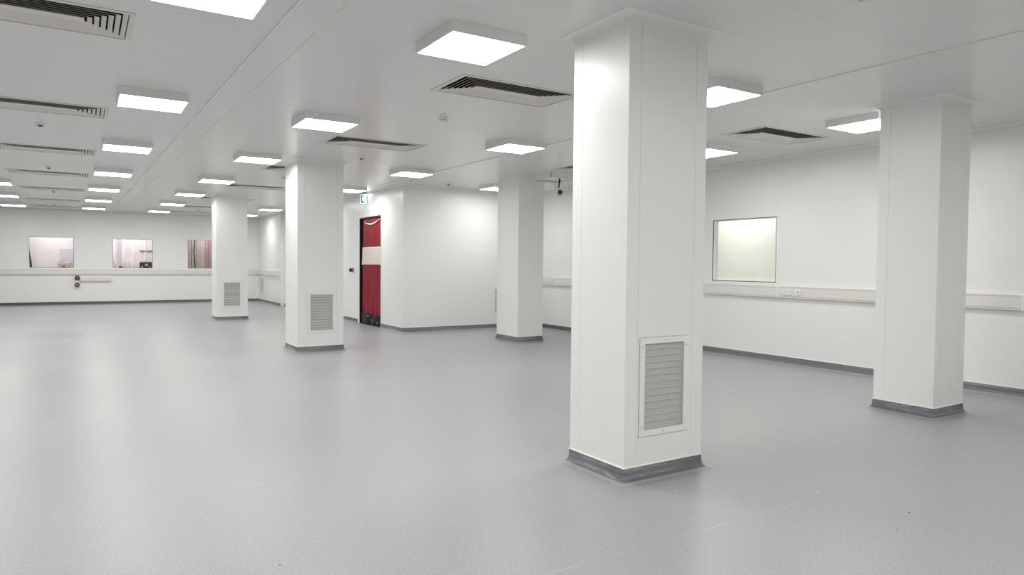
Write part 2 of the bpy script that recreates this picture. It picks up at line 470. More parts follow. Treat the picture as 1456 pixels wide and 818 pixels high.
# ------------------------------------------------------------ windows
def window_x(name, h, Y):        # in wall facing -Y
    x0, x1, z0, z1 = h
    root = empty(name, ((x0+x1)/2, Y, z0)); struct(root)
    L = (root.location.x, root.location.y, root.location.z)
    mb = MB(); t = .026
    for a in ((x0-t, x1+t, z1, z1+t), (x0-t, x1+t, z0-t, z0), (x0-t, x0, z0, z1), (x1, x1+t, z0, z1)):
        mb.box(a[0], a[1], Y-.008, Y, a[2], a[3], 'trim', .002)
    for a in ((x0, x1, z1-.004, z1), (x0, x1, z0, z0+.004), (x0, x0+.004, z0+.004, z1-.004), (x1-.004, x1, z0+.004, z1-.004)):
        mb.box(a[0], a[1], Y, Y+.12, a[2], a[3], 'trim')
    o = mb.build('window_frame', root, L); o.location = (0, 0, 0)
    mb = MB(); g = .008
    for a in ((x0+.004, x1-.004, z1-.004-g, z1-.004), (x0+.004, x1-.004, z0+.004, z0+.004+g), (x0+.004, x0+.004+g, z0+.012, z1-.012), (x1-.004-g, x1-.004, z0+.012, z1-.012)):
        mb.box(a[0], a[1], Y+.002, Y+.012, a[2], a[3], 'gasket')
    o = mb.build('gasket', root, L); o.location = (0, 0, 0)
    mb = MB(); mb.face([(x0+.006, Y+.008, z0+.006), (x1-.006, Y+.008, z0+.006), (x1-.006, Y+.008, z1-.006), (x0+.006, Y+.008, z1-.006)], 'glass')
    o = mb.build('window_pane', root, L, norm=False); o.location = (0, 0, 0)
    return root
for i, h in enumerate(WIN): window_x('window_%d' % (i+1), h, YF)

y0, y1, z0, z1 = RW
root = empty('window_4', (XR, (y0+y1)/2, z0)); struct(root); L = tuple(root.location)
mb = MB(); t = .045
for a in ((y0-t, y1+t, z1, z1+t*.7), (y0-t, y1+t, z0-t*.55, z0), (y0-t, y0, z0, z1), (y1, y1+t, z0, z1)):
    mb.box(XR-.006, XR, a[0], a[1], a[2], a[3], 'trim', .002)
for a in ((y0, y1, z1-.006, z1), (y0, y1, z0, z0+.006), (y0, y0+.006, z0+.006, z1-.006), (y1-.006, y1, z0+.006, z1-.006)):
    mb.box(XR+.01, XR+.12, a[0], a[1], a[2], a[3], 'trim')
# inner glazing bead frame
b = .024
for a in ((y0+.008, y1-.008, z1-b, z1-.008), (y0+.008, y1-.008, z0+.008, z0+b), (y0+.008, y0+b, z0+b, z1-b), (y1-b, y1-.008, z0+b, z1-b)):
    mb.box(XR+.004, XR+.03, a[0], a[1], a[2], a[3], 'trim', .002)
mb.build('window_frame', root, L).location = (0, 0, 0)
mb = MB(); g = .0085
for a in ((y0, y1, z1-g, z1), (y0, y1, z0, z0+g), (y0, y0+g, z0+g, z1-g), (y1-g, y1, z0+g, z1-g)):
    mb.box(XR-.002, XR+.012, a[0], a[1], a[2], a[3], 'gasket')
mb.build('gasket', root, L).location = (0, 0, 0)
mb = MB(); mb.face([(XR+.016, y0+.01, z0+.01), (XR+.016, y1-.01, z0+.01), (XR+.016, y1-.01, z1-.01), (XR+.016, y0+.01, z1-.01)], 'glass')
mb.build('window_pane', root, L, norm=False).location = (0, 0, 0)

# room beyond the right-hand window
mb = MB()
x0, x1, ya, yb = XR+.12, XR+1.05, 5.6, 9.6
mb.box(x1, x1+.05, ya, yb, 0, 3.0, 'whitepaint'); mb.box(x0, x1, ya-.05, ya, 0, 3.0, 'whitepaint'); mb.box(x0, x1, yb, yb+.05, 0, 3.0, 'whitepaint')
mb.box(x0, x1+.05, ya-.05, yb+.05, -.05, 0, 'floor'); mb.box(x0, x1+.05, ya-.05, yb+.05, 3.0, 3.05, 'whitepaint')
struct(mb.build('wall_next_room'))
mb = MB(); mb.box(x1-.05, x1, ya, yb, 1.10, 1.20, 'trunk', .004)
tag(mb.build('wall_trunking'), 'white wall ledge faintly seen through the blank white window on the right wall', 'trunking')

# ------------------------------------------------------------ columns
def perforated(mb, x0, x1, z0, z1, y, pitch, mat, hole=.40):
    nx = int(round((x1-x0)/pitch)); nz = int(round((z1-z0)/pitch)); px = (x1-x0)/nx; pz = (z1-z0)/nz
    vs = []; fs = []
    for i in range(nx+1):
        for j in range(nz+1): vs.append((x0+i*px, y, z0+j*pz))
    W = nz+1
    for i in range(nx):
        for j in range(nz):
            c = len(vs); cx, cz_ = x0+(i+.5)*px, z0+(j+.5)*pz; r = hole
            vs += [(cx-r*px, y, cz_), (cx, y, cz_-r*pz), (cx+r*px, y, cz_), (cx, y, cz_+r*pz)]
            a, b_, c_, d = i*W+j, (i+1)*W+j, (i+1)*W+j+1, i*W+j+1
            fs += [(a, b_, c+1), (b_, c+2, c+1), (b_, c_, c+2), (c_, c+3, c+2), (c_, d, c+3), (d, c, c+3), (d, a, c), (a, c+1, c)]
    mb.mesh(vs, fs, mat)

def grille(parent, cx, z0, z1, w_, detail=True, pitch=.0085, recess=.03):
    """return air grille on a -Y face at local y=0; parts relative to the parent"""
    x0, x1 = cx-w_/2, cx+w_/2; fr = .038
    mb = MB(); y = -.011
    for a in ((x0, x1, z1-fr, z1), (x0, x1, z0, z0+fr), (x0, x0+fr, z0+fr, z1-fr), (x1-fr, x1, z0+fr, z1-fr)):
        mb.box(a[0], a[1], y, 0, a[2], a[3], 'trim')
    # inner return of the frame into the duct
    ix0, ix1, iz0, iz1 = x0+fr, x1-fr, z0+fr, z1-fr
    for a in ((ix0, ix0+.002, iz0, iz1), (ix1-.002, ix1, iz0, iz1), (ix0, ix1, iz0, iz0+.002), (ix0, ix1, iz1-.002, iz1)):
        mb.box(a[0], a[1], y, recess+.03, a[2], a[3], 'blade')
    fo = mb.build('grille_frame', parent)
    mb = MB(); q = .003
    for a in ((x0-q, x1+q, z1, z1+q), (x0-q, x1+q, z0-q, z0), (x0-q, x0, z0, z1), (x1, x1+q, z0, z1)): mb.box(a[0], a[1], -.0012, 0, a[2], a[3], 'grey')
    mb.build('shadow_line', fo)  # thin grey strip that paints a shadow line around the frame
    if detail:
        for sx, sz in ((x0+fr/2, z0+fr*1.6), (x0+fr/2, z1-fr*1.6), (x1-fr/2, z0+fr*1.6), (x1-fr/2, z1-fr*1.6), (cx, z0+fr/2), (cx, z1-fr/2)):
            s = MB(); s.lathe([(.0045, -.014), (.0055, -.0125), (.0055, -.011)], 'screw', (sx, 0, sz), 'Y', 10); s.build('screw', fo)
    mb = MB(); mb.box(ix0, ix1, recess+.05, recess+.055, iz0, iz1, 'gap'); n = 13; dz = (iz1-iz0)/n
    mb.build('duct', fo)
    for i in range(n):
        mb = MB()
        zb = iz0+i*dz
        # sloping blade with a small front lip
        v = [(ix0+.002, .014, zb+.006), (ix1-.002, .014, zb+.006), (ix1-.002, .034, zb+dz*.80), (ix0+.002, .034, zb+dz*.80),
             (ix0+.002, .014, zb+.0035), (ix1-.002, .014, zb+.0035), (ix1-.002, .036, zb+dz*.76), (ix0+.002, .036, zb+dz*.76)]
        mb.mesh(v, [(0, 1, 2, 3), (7, 6, 5, 4), (0, 4, 5, 1), (2, 6, 7, 3), (0, 3, 7, 4), (1, 5, 6, 2)], 'blade')
        mb.build('louvre', fo)
    mb = MB(); perforated(mb, ix0+.001, ix1-.001, iz0+.001, iz1-.001, .002, pitch, 'mesh', .43 if pitch < .01 else .465)
    mb.build('perforated_mesh', fo, norm=False)
    return fo

def column(x, y, w_, d_, label, gr=None, pitch=.0085):
    root = empty('column', (x, y, 0)); tag(root, label, 'column', 'white square columns')
    # cladding outline with open joints, going round from the near left corner
    g, gd, e = .003, .004, .105
    out = [(0, 0)]
    def notch(p, q, ts):
        L = math.hypot(q[0]-p[0], q[1]-p[1]); ux, uy = (q[0]-p[0])/L, (q[1]-p[1])/L; nx, ny = -uy, ux   # inward for ccw
        for t in ts:
            for (s, dd) in ((t-g/2, 0), (t-g/2, gd), (t+g/2, gd), (t+g/2, 0)): out.append((p[0]+ux*s+nx*dd, p[1]+uy*s+ny*dd))
    notch((0, 0), (w_, 0), (e, w_-e)); out.append((w_, 0))
    notch((w_, 0), (w_, d_), (d_-e,)); out.append((w_, d_))
    notch((w_, d_), (0, d_), (e, w_-e)); out.append((0, d_))
    notch((0, d_), (0, 0), (e,))
    mb = MB(); n = len(out)
    if gr:
        # front face carries the grille opening; build other sides from the outline, front from cells
        gx0, gx1, gz0, gz1 = gr[0]-gr[3]/2+.037, gr[0]+gr[3]/2-.037, gr[1]+.037, gr[2]-.037
    for i in range(n):
        a, b_ = out[i], out[(i+1) % n]
        if gr and abs(a[1]) < 1e-9 and abs(b_[1]) < 1e-9 and a[0] < gr[0] < b_[0]:
            for c0, c1, e0, e1 in cells(a[0], b_[0], .1, H, [(gx0, gx1, gz0, gz1)]):
                mb.face([(c0, 0, e0), (c1, 0, e0), (c1, 0, e1), (c0, 0, e1)], 'col')
        else:
            mb.face([(a[0], a[1], .1), (b_[0], b_[1], .1), (b_[0], b_[1], H), (a[0], a[1], H)], 'col')
    mb.build('cladding', root, norm=False)
    P = [(0, 0), (w_, 0), (w_, d_), (0, d_)]
    mb = MB(); sweep(mb, P, COVE[1:7], 'cove', -1, True); sweep(mb, P, COVE[6:-1], 'floor_lip', -1, True); s = mb.build('skirting', root)
    mb = MB(); sweep(mb, P, BEAD, 'bead', -1, True); mb.build('cap_bead', s)
    mb = MB(); sweep(mb, P, CORN, 'trim', -1, True); mb.build('cornice', root)
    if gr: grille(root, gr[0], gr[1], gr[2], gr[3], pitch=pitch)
    return root
column(2.997, 3.374, .721, .584, 'largest white column, nearest the camera, with a mesh-covered grille low on its front', (.345, .298, .955, .440), .0085)
column(6.838, 3.345, .565, .583, 'plain white column standing at the right of the photo close to the right wall')
column(6.776, 10.577, .554, .749, 'plain white column without a grille, in front of the white alcove wall')
column(2.884, 10.942, .741, .754, 'white column with a louvred grille standing to the left of the red door', (.380, .308, .963, .440), .011)
column(2.76, 17.848, .726, .641, 'farthest white column with a small louvred grille, in front of the third far window', (.360, .308, .966, .445), .016)

# ------------------------------------------------------------ grilles low on the walls
def wall_grille(loc, rz, label):
    r = empty('wall_grille', loc, rz); tag(r, label, 'grille')
    mb = MB()
    w_, h_, fr = .62, .60, .035
    for a in ((-w_/2, w_/2, h_-fr, h_), (-w_/2, w_/2, 0, fr), (-w_/2, -w_/2+fr, fr, h_-fr), (w_/2-fr, w_/2, fr, h_-fr)):
        mb.box(a[0], a[1], -.012, 0, a[2], a[3], 'trim', .002)
    mb.build('frame', r)
    mb = MB(); mb.box(-w_/2+fr, w_/2-fr, -.002, -.0005, fr, h_-fr, 'gap'); mb.build('backing', r)
    for i in range(14):
        mb = MB(); z = fr+.004+i*(h_-2*fr)/14
        mb.mesh([(-w_/2+fr, -.011, z), (w_/2-fr, -.011, z), (w_/2-fr, -.002, z+.034), (-w_/2+fr, -.002, z+.034)], [(0, 1, 2, 3)], 'blade')
        mb.build('louvre', r, norm=False)
wall_grille((8.10, YB, .32), 0, 'low white framed air grille on the alcove wall, mostly hidden by the plain column')
wall_grille((XS, 25.57, .30), -PI/2, 'white air grille under the trunking on the short side wall at the far end')

# ------------------------------------------------------------ ceiling lights
def make_light():
    r = empty('ceiling_light', (0, 0, 0)); s = LSZ+.012; h = .078
    mb = MB()
    # shallow tray: four sides and the rim around the diffuser
    mb.box(-s, s, -s, -LSZ, -h, 0, 'lampbody', .001); mb.box(-s, s, LSZ, s, -h, 0, 'lampbody', .001)
    mb.box(-s, -LSZ, -LSZ, LSZ, -h, 0, 'lampbody', .001); mb.box(LSZ, s, -LSZ, LSZ, -h, 0, 'lampbody', .001)
    mb.build('housing', r)
    mb = MB(); mb.face([(-LSZ, -LSZ, -h+.002), (-LSZ, LSZ, -h+.002), (LSZ, LSZ, -h+.002), (LSZ, -LSZ, -h+.002)], 'lamp')
    mb.build('diffuser', r, norm=False)
    return r
L0 = make_light()
LC = .9755
allL = [(x, y, l) for x, y, l in lights]+[(x, y, None) for x, y in hidden]
for i, (x, y, l) in enumerate(allL):
    o = L0 if i == 0 else copy_tree(L0)
    o.location = (x*LC, y*LC, H)
    tag(o, l or 'square ceiling light among grid and added fill lights, outside the view of the photo', 'ceiling light',
        'square surface-mounted ceiling lights' if l else 'ceiling lights outside the view')

# unlit housing with hanging wires
bx, by = 7.46*CS, 10.42*CS
r = empty('unlit_ceiling_light', (bx, by, H)); tag(r, 'unlit open square lamp housing with dangling black wires, beside the nearest column', 'ceiling light')
mb = MB(); s = .30; h = .105
mb.box(-s, s, -s, -s+.006, -h, 0, 'lampbody'); mb.box(-s, s, s-.006, s, -h, 0, 'lampbody')
mb.box(-s, -s+.006, -s+.006, s-.006, -h, 0, 'lampbody'); mb.box(s-.006, s, -s+.006, s-.006, -h, 0, 'lampbody')
mb.box(-s+.006, s-.006, -s+.006, s-.006, -h+.03, -h+.034, 'lampbody')
for a in ((-s+.006, s-.006, -s+.006, -s+.03), (-s+.006, s-.006, s-.03, s-.006)): mb.box(a[0], a[1], a[2], a[3], -h, -h+.003, 'lampbody')
mb.build('housing', r)
mb = MB(); mb.box(-s-.002, -s+.010, -s-.003, -s, -h+.004, -.002, 'slot'); mb.build('corner_gap', r)
wx, wy = -.30+.22, -.26
mb = MB(); mb.tube([(wx, wy, -h+.02), (wx+.005, wy, -h-.05), (wx-.008, wy, -h-.10), (wx-.012, wy, -h-.16)], [.012, .016, .012, .016], 'black'); mb.build('cable_bundle', r)
mb = MB(); mb.tube([(wx-.09, wy, -h+.02), (wx-.10, wy, -h-.06), (wx-.09, wy, -h-.14), (wx-.045, wy, -h-.19), (wx+.01, wy, -h-.22)], .003, 'cable'); mb.build('thin_wire', r)
mb = MB()
for q in range(9):
    a = 2*PI*q/9; rr = .026
    mb.box(wx+.02+rr*math.cos(a)-.016, wx+.02+rr*math.cos(a)+.016, wy-.02+.01*(q % 3), wy+.012+.01*(q % 2), -h-.235+rr*math.sin(a)-.017, -h-.235+rr*math.sin(a)+.017, 'black' if q % 4 else 'blue', .004)
mb.box(wx+.0, wx+.035, wy-.028, wy+.01, -h-.255, -h-.215, 'blue', .004)
mb.build('connector', r)
mb = MB()
mb.tube([(wx+.005, wy, -h-.255), (wx-.018, wy, -h-.29), (wx-.022, wy, -h-.315)], .006, 'black'); mb.tube([(wx+.025, wy, -h-.26), (wx+.027, wy, -h-.31)], .005, 'cable')
mb.build('wire_tail', r)

# ------------------------------------------------------------ ceiling grilles
def make_vent():
    r = empty('ceiling_grille', (0, 0, 0))
    mb = MB(); a, b_ = VW, VD; t = RIM
    for q in ((-a, a, -b_, -b_+t), (-a, a, b_-t, b_), (-a, -a+t, -b_+t, b_-t), (a-t, a, -b_+t, b_-t)):
        mb.box(q[0], q[1], q[2], q[3], -.007, 0, 'vent', .002)
    # throat
    A, B = a-t, b_-t
    P = [(-A, -B), (A, -B), (A, B), (-A, B)]
    for i in range(4):
        p, q = P[i], P[(i+1) % 4]
        mb.face([(p[0], p[1], -.001), (q[0], q[1], -.001), (q[0], q[1], .05), (p[0], p[1], .05)], 'vent')
    mb.build('frame', r)
    mb = MB()
    for i in range(4):
        p, q = P[i], P[(i+1) % 4]
        mb.face([(p[0], p[1], .05), (q[0], q[1], .05), (q[0], q[1], .2), (p[0], p[1], .2)], 'plenum')
    mb.face([(-A, -B, .2), (A, -B, .2), (A, B, .2), (-A, B, .2)], 'plenum')
    mb.build('plenum', r, norm=False)
    n = 6; st = (B-.055)/n
    for i in range(n):
        o1 = .006+i*st
        mb = MB()
        def ring(o, z): return [(-A+o, -B+o, z), (A-o, -B+o, z), (A-o, B-o, z), (-A+o, B-o, z)]
        sl = .026
        r1, r2 = ring(o1, -.003), ring(o1+sl, .0095)
        r3, r4 = ring(o1+.003, -.003), ring(o1+sl+.003, .0095)
        for q in range(4):
            w2 = (q+1) % 4
            mb.face([r1[q], r1[w2], r2[w2], r2[q]], 'vent'); mb.face([r3[q], r3[w2], r4[w2], r4[q]], 'vent'); mb.face([r1[q], r1[w2], r3[w2], r3[q]], 'vent')
        mb.build('blade_ring', r)
    mb = MB(); c = .010+n*st
    mb.box(-A+c, A-c, -(B-c), B-c, -.003, .004, 'vent', .002); mb.build('centre_bar', r)
    return r
V0 = make_vent()
for i, (x, y, l) in enumerate(vents):
    o = V0 if i == 0 else copy_tree(V0)
    o.location = (x*CS, y*CS, H); tag(o, l, 'air grille', 'louvred ceiling air grilles')

# ------------------------------------------------------------ detectors
def make_det():
    r = empty('smoke_detector', (0, 0, 0))
    mb = MB(); mb.lathe([(.052, 0), (.052, -.012), (.047, -.018)], 'trim', n=20); mb.build('base', r)
    mb = MB(); mb.lathe([(.040, -.018), (.040, -.024)], 'sensor', n=20); mb.build('vent_slot', r)
    mb = MB(); mb.lathe([(.041, -.024), (.039, -.040), (.030, -.052), (.012, -.057), (.004, -.058)], 'trim', n=20); mb.build('head', r)
    return r
def make_sprinkler():
    r = empty('sprinkler_head', (0, 0, 0))  # a sprinkler head, rosette with nozzle
    mb = MB(); mb.lathe([(.055, 0), (.053, -.010), (.035, -.020)], 'trim', n=20); mb.build('rosette', r)
    mb = MB(); mb.lathe([(.030, -.020), (.028, -.030), (.016, -.038), (.005, -.041)], 'sensor', n=16); mb.build('nozzle', r)
    return r
D0, S0 = make_det(), make_sprinkler(); nd = ns = 0
for x, y, kind, l in [(-.406, 10.24, 's', 'small ceiling sprinkler between the second and third grilles of the left-hand row'),
                   (-.478, 14.862, 's', 'small ceiling sprinkler just in front of the fourth grille of the left-hand row'),
                   (-.548, 19.95, 's', 'small ceiling sprinkler behind the fifth grille of the left-hand row'),
                   (-.654, 24.6, 's', 'small ceiling sprinkler near the last grille of the left-hand row'),
                   (3.539, 7.152, 'd', 'round white ceiling detector between the large middle grille and the long one behind it'),
                   (3.769, 10.503, 's', 'small ceiling sprinkler with dark centre behind the long middle grille'),
                   (6.503, 12.863, 's', 'small ceiling sprinkler close to the alcove wall'),
                   (3.395, 13.86, 'd', 'ceiling detector showing at the left edge of the middle column head'),
                   (3.233, 24.3, 'd', 'distant ceiling detector left of the farthest column, the nearer of two'),
                   (3.45, 25.0, 's', 'distant ceiling sprinkler left of the farthest column, closest to the far wall')]:
    if kind == 'd': o = D0 if nd == 0 else copy_tree(D0); nd += 1
    else: o = S0 if ns == 0 else copy_tree(S0); ns += 1
    o.location = (x*CS, y*CS, H); tag(o, l, 'detector' if kind == 'd' else 'sensor', 'small round ceiling sensors')

# ------------------------------------------------------------ dado trunking
TP = [(.0002, .972), (.044, .972), (.052, .980), (.052, .993), (.044, .994), (.044, .998), (.056, .999), (.056, 1.126), (.044, 1.127), (.044, 1.131), (.052, 1.132), (.052, 1.146), (.044, 1.156), (.0002, 1.156)]
def trunk(pts, label, joints):
    mb = MB(); sweep(mb, pts, TP, 'trunk', -1, smooth=False); o = mb.build('dado_trunking'); tag(o, label, 'trunking')
    for (x0, x1, y0, y1) in joints:
        mb = MB(); mb.box(x0, x1, y0, y1, .970, 1.158, 'trim', .001); mb.build('joint_cover', o)
trunk([(XR, YB), (XR, Y0)], 'long off-white dado trunking running under the window on the right wall',
      [(XR-.057, XR-.0005, 6.545, 6.570), (XR-.057, XR-.0005, 3.39, 3.415), (XR-.057, XR-.0005, 9.7, 9.72)])
trunk([(XL, YF), (XS-.03, YF)], 'long off-white dado trunking running under the three windows on the far wall', [(3.62, 3.64, YF-.057, YF-.0005), (-3.0, -2.98, YF-.057, YF-.0005)])
trunk([(XS, YF-.06), (XS, YS)], 'short off-white dado trunking on the far side wall above the low air grille', [(XS-.057, XS-.0005, YS+.3, YS+.32)])

def double_socket(x, y, z, label):
    r = empty('double_socket', (x, y, z), -PI/2); tag(r, label, 'socket', 'sockets on the right wall trunking')
    mb = MB(); mb.box(-.073, .073, -.016, 0, -.043, .043, 'socket', .003); f = mb.build('face_plate', r)
    for s in (-1, 1):
        mb = MB()
        mb.box(s*.036-.003, s*.036+.003, -.0166, -.0155, .010, .020, 'slot'); mb.box(s*.036-.014, s*.036-.008, -.0166, -.0155, -.010, -.006, 'slot'); mb.box(s*.036+.008, s*.036+.014, -.0166, -.0155, -.010, -.006, 'slot')
        mb.build('pin_holes', f)
        mb = MB(); mb.box(s*.012-.006, s*.012+.006, -.020, -.016, .012, .032, 'socket', .001); mb.build('rocker', f)
def single_plate(x, y, z, label):
    r = empty('data_outlet', (x, y, z), -PI/2); tag(r, label, 'outlet', 'data outlets on the right wall trunking')
    mb = MB(); mb.box(-.043, .043, -.016, 0, -.043, .043, 'socket', .003); f = mb.build('face_plate', r)
    mb = MB(); mb.box(-.010, .010, -.0166, -.0155, -.012, .006, 'slot'); mb.build('port', f)
double_socket(XR-.055, 6.385, 1.064, 'white double socket on the trunking just right of the blank white window')
single_plate(XR-.055, 6.200, 1.064, 'small white outlet plate right of the double socket on the right wall trunking')
double_socket(XR-.055, 12.50, 1.068, 'distant white double socket on the trunking between the plain column and nearest column')
single_plate(XR-.055, 12.33, 1.068, 'distant small white outlet plate beside the far double socket on the trunking')

# box and industrial sockets under the far trunking
mb = MB(); mb.box(-.03, .855, YF-.075, YF, .765, .905, 'trunk', .004)
o = mb.build('wall_box'); tag(o, 'long off-white box fixed to the far wall just under the trunking', 'box')
mb = MB(); mb.box(-.032, .857, YF-.080, YF-.075, .785, .878, 'trunk', .002); mb.build('lid', o)
def round_socket(z, mat, label):
    r = empty('round_socket', (-.115, YF, z)); tag(r, label, 'socket')
    mb = MB(); mb.box(-.045, .045, -.04, 0, -.05, .05, 'grey', .008); mb.build('mounting_box', r)
    mb = MB(); mb.lathe([(.066, -.035), (.070, -.050), (.070, -.085), (.055, -.092), (.048, -.088)], mat, axis='Y', n=20); mb.build('collar', r)
    mb = MB(); mb.lathe([(.030, -.088), (.030, -.094)], 'grey' if mat == 'black' else 'pinkbox', axis='Y', n=16); mb.build('lid', r)
round_socket(.865, 'black', 'round black industrial socket directly under the far wall trunking')
round_socket(.640, 'socketred', 'round dark red industrial socket, the lower one under the far wall trunking')
mb = MB(); mb.box(-.165, -.065, YF-.06, YF, .725, .785, 'trim', .005); tag(mb.build('cable_gland_box'), 'small white box between the black and the dark red round sockets', 'box')

# ------------------------------------------------------------ red door
mb = MB()
t = .085
mb.box(XB-.014, XB, DY1, DY1+t, 0, DZ+.03, 'trim', .002)
mb.box(XB-.008, XB, DY0-.03, DY0, 0, DZ+.03, 'trim', .002)
mb.box(XB-.008, XB, DY0-.03, DY1+t, DZ, DZ+.03, 'trim', .002)
trimobj(mb)
root = empty('door_1', (XB+.08, (DY0+DY1)/2, 0)); struct(root); L = tuple(root.location)
mb = MB(); mb.box(XB+.07, XB+.115, DY0, DY1, 0.004, DZ-.002, 'black', .002); mb.build('door_leaf', root, L).location = (0, 0, 0)
mb = MB()
for a in ((DY0, DY0+.02, .004, DZ), (DY1-.02, DY1, .004, DZ), (DY0, DY1, DZ-.02, DZ)): mb.box(XB+.002, XB+.07, a[0], a[1], a[2], a[3], 'black')
mb.build('door_frame', root, L).location = (0, 0, 0)

def sheet(ya, yb, za, zb, x, amp, mat, seed, ny=34, nz=70, edge=0., thick=.003, top_sag=0.):
    rnd = random.Random(seed); ph = [rnd.uniform(0, 6.28) for _ in range(8)]
    vs = []; fs = []
    for side in (0, 1):
        for j in range(nz+1):
            for i in range(ny+1):
                u, v_ = i/ny, j/nz; z = za+(zb-za)*v_
                z += -top_sag*math.sin(PI*u)*v_**6
                e = edge*(math.sin(z*9+ph[0])*.6+math.sin(z*21+ph[1])*.4)
                y = ya+(yb-ya)*u+e*u
                pu = math.exp(-v_*9)                                     # gathers near the bottom
                d = amp*(.5*math.sin(3.2*u+2.1*z+ph[2])+.35*math.sin(7*u-3.3*z+ph[3])+.25*math.sin(15*u+5*z+ph[4]))+pu*amp*1.1*math.sin(26*u+ph[5])
                vs.append((x-d+side*thick, y, z))
    W = ny+1; O = W*(nz+1)
    for j in range(nz):
        for i in range(ny):
            a = j*W+i; fs.append((a, a+1, a+1+W, a+W)); fs.append((O+a+W, O+a+W+1, O+a+1, O+a))
    for j in range(nz):
        for i in (0, ny): a = j*W+i; fs.append((a, a+W, O+a+W, O+a))
    for i in range(ny):
        for j in (0, nz): a = j*W+i; fs.append((a, a+1, O+a+1, O+a))
    mb = MB(); mb.mesh(vs, fs, mat, True); return mb
r = empty('red_protective_sheet', (XB, (DY0+DY1)/2, 0)); L = tuple(r.location)
tag(r, 'dark red sheeting taped over a doorway, with a white band across it and black hem', 'sheet')
SY0, SY1 = DY0+.008, DY1-.20
def put(mb, name): o = mb.build(name, r, L); o.location = (0, 0, 0); return o
put(sheet(SY0, SY1, .25, 2.445, XB+.012, .008, 'red', 3, edge=.016), 'sheeting')
put(sheet(SY0, SY1, 1.395, 1.805, XB-.004, .007, 'band', 3, edge=.016, ny=30, nz=16), 'white_band')
put(sheet(SY0, SY1+.14, .012, .262, XB+.020, .022, 'blackfilm', 11, ny=40, nz=18, edge=.0), 'black_hem')
mb = MB()
mb.tube([(XB-.004, SY0+.05+1.02*u, 2.425-.085*math.sin(PI*u)-.03*u) for u in [i/16 for i in range(17)]], [.002+.020*math.sin(PI*i/16) for i in range(17)], 'tapewhite')
put(mb, 'sagging_fold')
mb = MB()
for q, (y, z, s) in enumerate([(15.25, .215, .10), (14.95, .13, .05), (14.62, .10, .07)]):
    mb.tube([(XB-.006, y, z), (XB-.008, y-.4*s, z-.012+.02*(q == 1)), (XB-.006, y-s, z-.005)], .006, 'tapewhite')
put(mb, 'tape_scraps')

# knob left of the door
r = empty('push_button', (XB, 16.23, 1.262)); tag(r, 'small black round knob on a grey plate, on the wall left of the red door', 'button')
mb = MB(); mb.box(-.020, 0, -.05, .05, -.055, .055, 'grey', .004); mb.build('mounting_plate', r)
mb = MB(); mb.lathe([(.022, -.02), (.022, -.045), (.045, -.05), (.052, -.065), (.048, -.085), (.030, -.100), (.008, -.106)], 'black', axis='X', n=20); mb.build('knob', r)

# exit sign
sx0, sx1, sy = 5.425, 5.570, 15.2
r = empty('exit_sign', ((sx0+XB)/2, sy, H)); L = tuple(r.location)
tag(r, 'small lit green and white emergency exit sign above the red door', 'sign')
def put2(mb, name, par=None): o = mb.build(name, r if par is None else par, L); o.location = (0, 0, 0); return o
mb = MB(); mb.box(sx0-.01, XB-.002, sy-.10, sy+.035, 3.005, H-.046+.0, 'vent', .004); mb.box(sx0+.02, XB-.09, sy-.02, sy+.02, H-.05, H, 'vent'); put2(mb, 'mounting_box')
mb = MB(); mb.box(sx0, sx1, sy-.008, sy+.008, 2.795, 3.004, 'whitesign', .001); sg = put2(mb, 'sign_panel')
mb = MB()
gx0, gx1, gz0, gz1 = sx0+.014, sx1-.034, 2.815, 2.985
mb.box(gx0, gx1, sy-.0095, sy-.008, gz0, gz1, 'greensign'); put2(mb, 'green_field')
mb = MB(); cx, czz, y = (gx0+gx1)/2, (gz0+gz1)/2, sy-.0105
def poly(pts, z_=0): mb.face([(cx+a, y-z_, czz+b) for a, b in pts], 'whitesign')
poly([(.012, -.066), (.042, -.066), (.042, .066), (.012, .066)])                       # doorway
mb.lathe([(.013, -.0002), (.013, .0002)], 'whitesign', (cx-.008, y, czz+.050), 'Y', 12)  # head
poly([(-.024, .034), (.004, .034), (.008, -.010), (-.014, -.014)])                      # torso
poly([(-.014, -.014), (.004, -.010), (-.016, -.040), (-.036, -.052), (-.040, -.044), (-.026, -.034)])
poly([(-.004, -.014), (.008, -.010), (.010, -.062), (.0, -.062)])
poly([(-.024, .034), (-.040, .008), (-.034, .004), (-.018, .022)])
put2(mb, 'running_figure')
mb = MB(); mb.box(sx1-.02, XB-.012, sy-.092, sy-.040, 2.985, 3.003, 'exitlamp'); put2(mb, 'lamp_lens')

# ------------------------------------------------------------ room beyond the far windows
YA, YBk = YF+.12, 27.75
mb = MB()
mb.box(-3.2, 2.75, YBk, YBk+.05, 0, 3.0, 'lilac'); mb.box(-3.25, -3.2, YA, YBk, 0, 3.0, 'lilac'); mb.box(2.75, 2.80, YA, YBk+.05, 0, 3.0, 'lilac')
mb.box(2.80, 5.5, 28.3, 28.35, 0, 3.0, 'lilac_dark'); mb.box(5.5, 5.55, YA, 28.35, 0, 3.0, 'lilac_dark')
mb.box(-3.25, 5.55, YA, 28.35, 3.0, 3.05, 'lilac'); mb.box(-3.25, 5.55, YA, 28.35, -.05, 0, 'floor')
struct(mb.build('wall_room_beyond'))
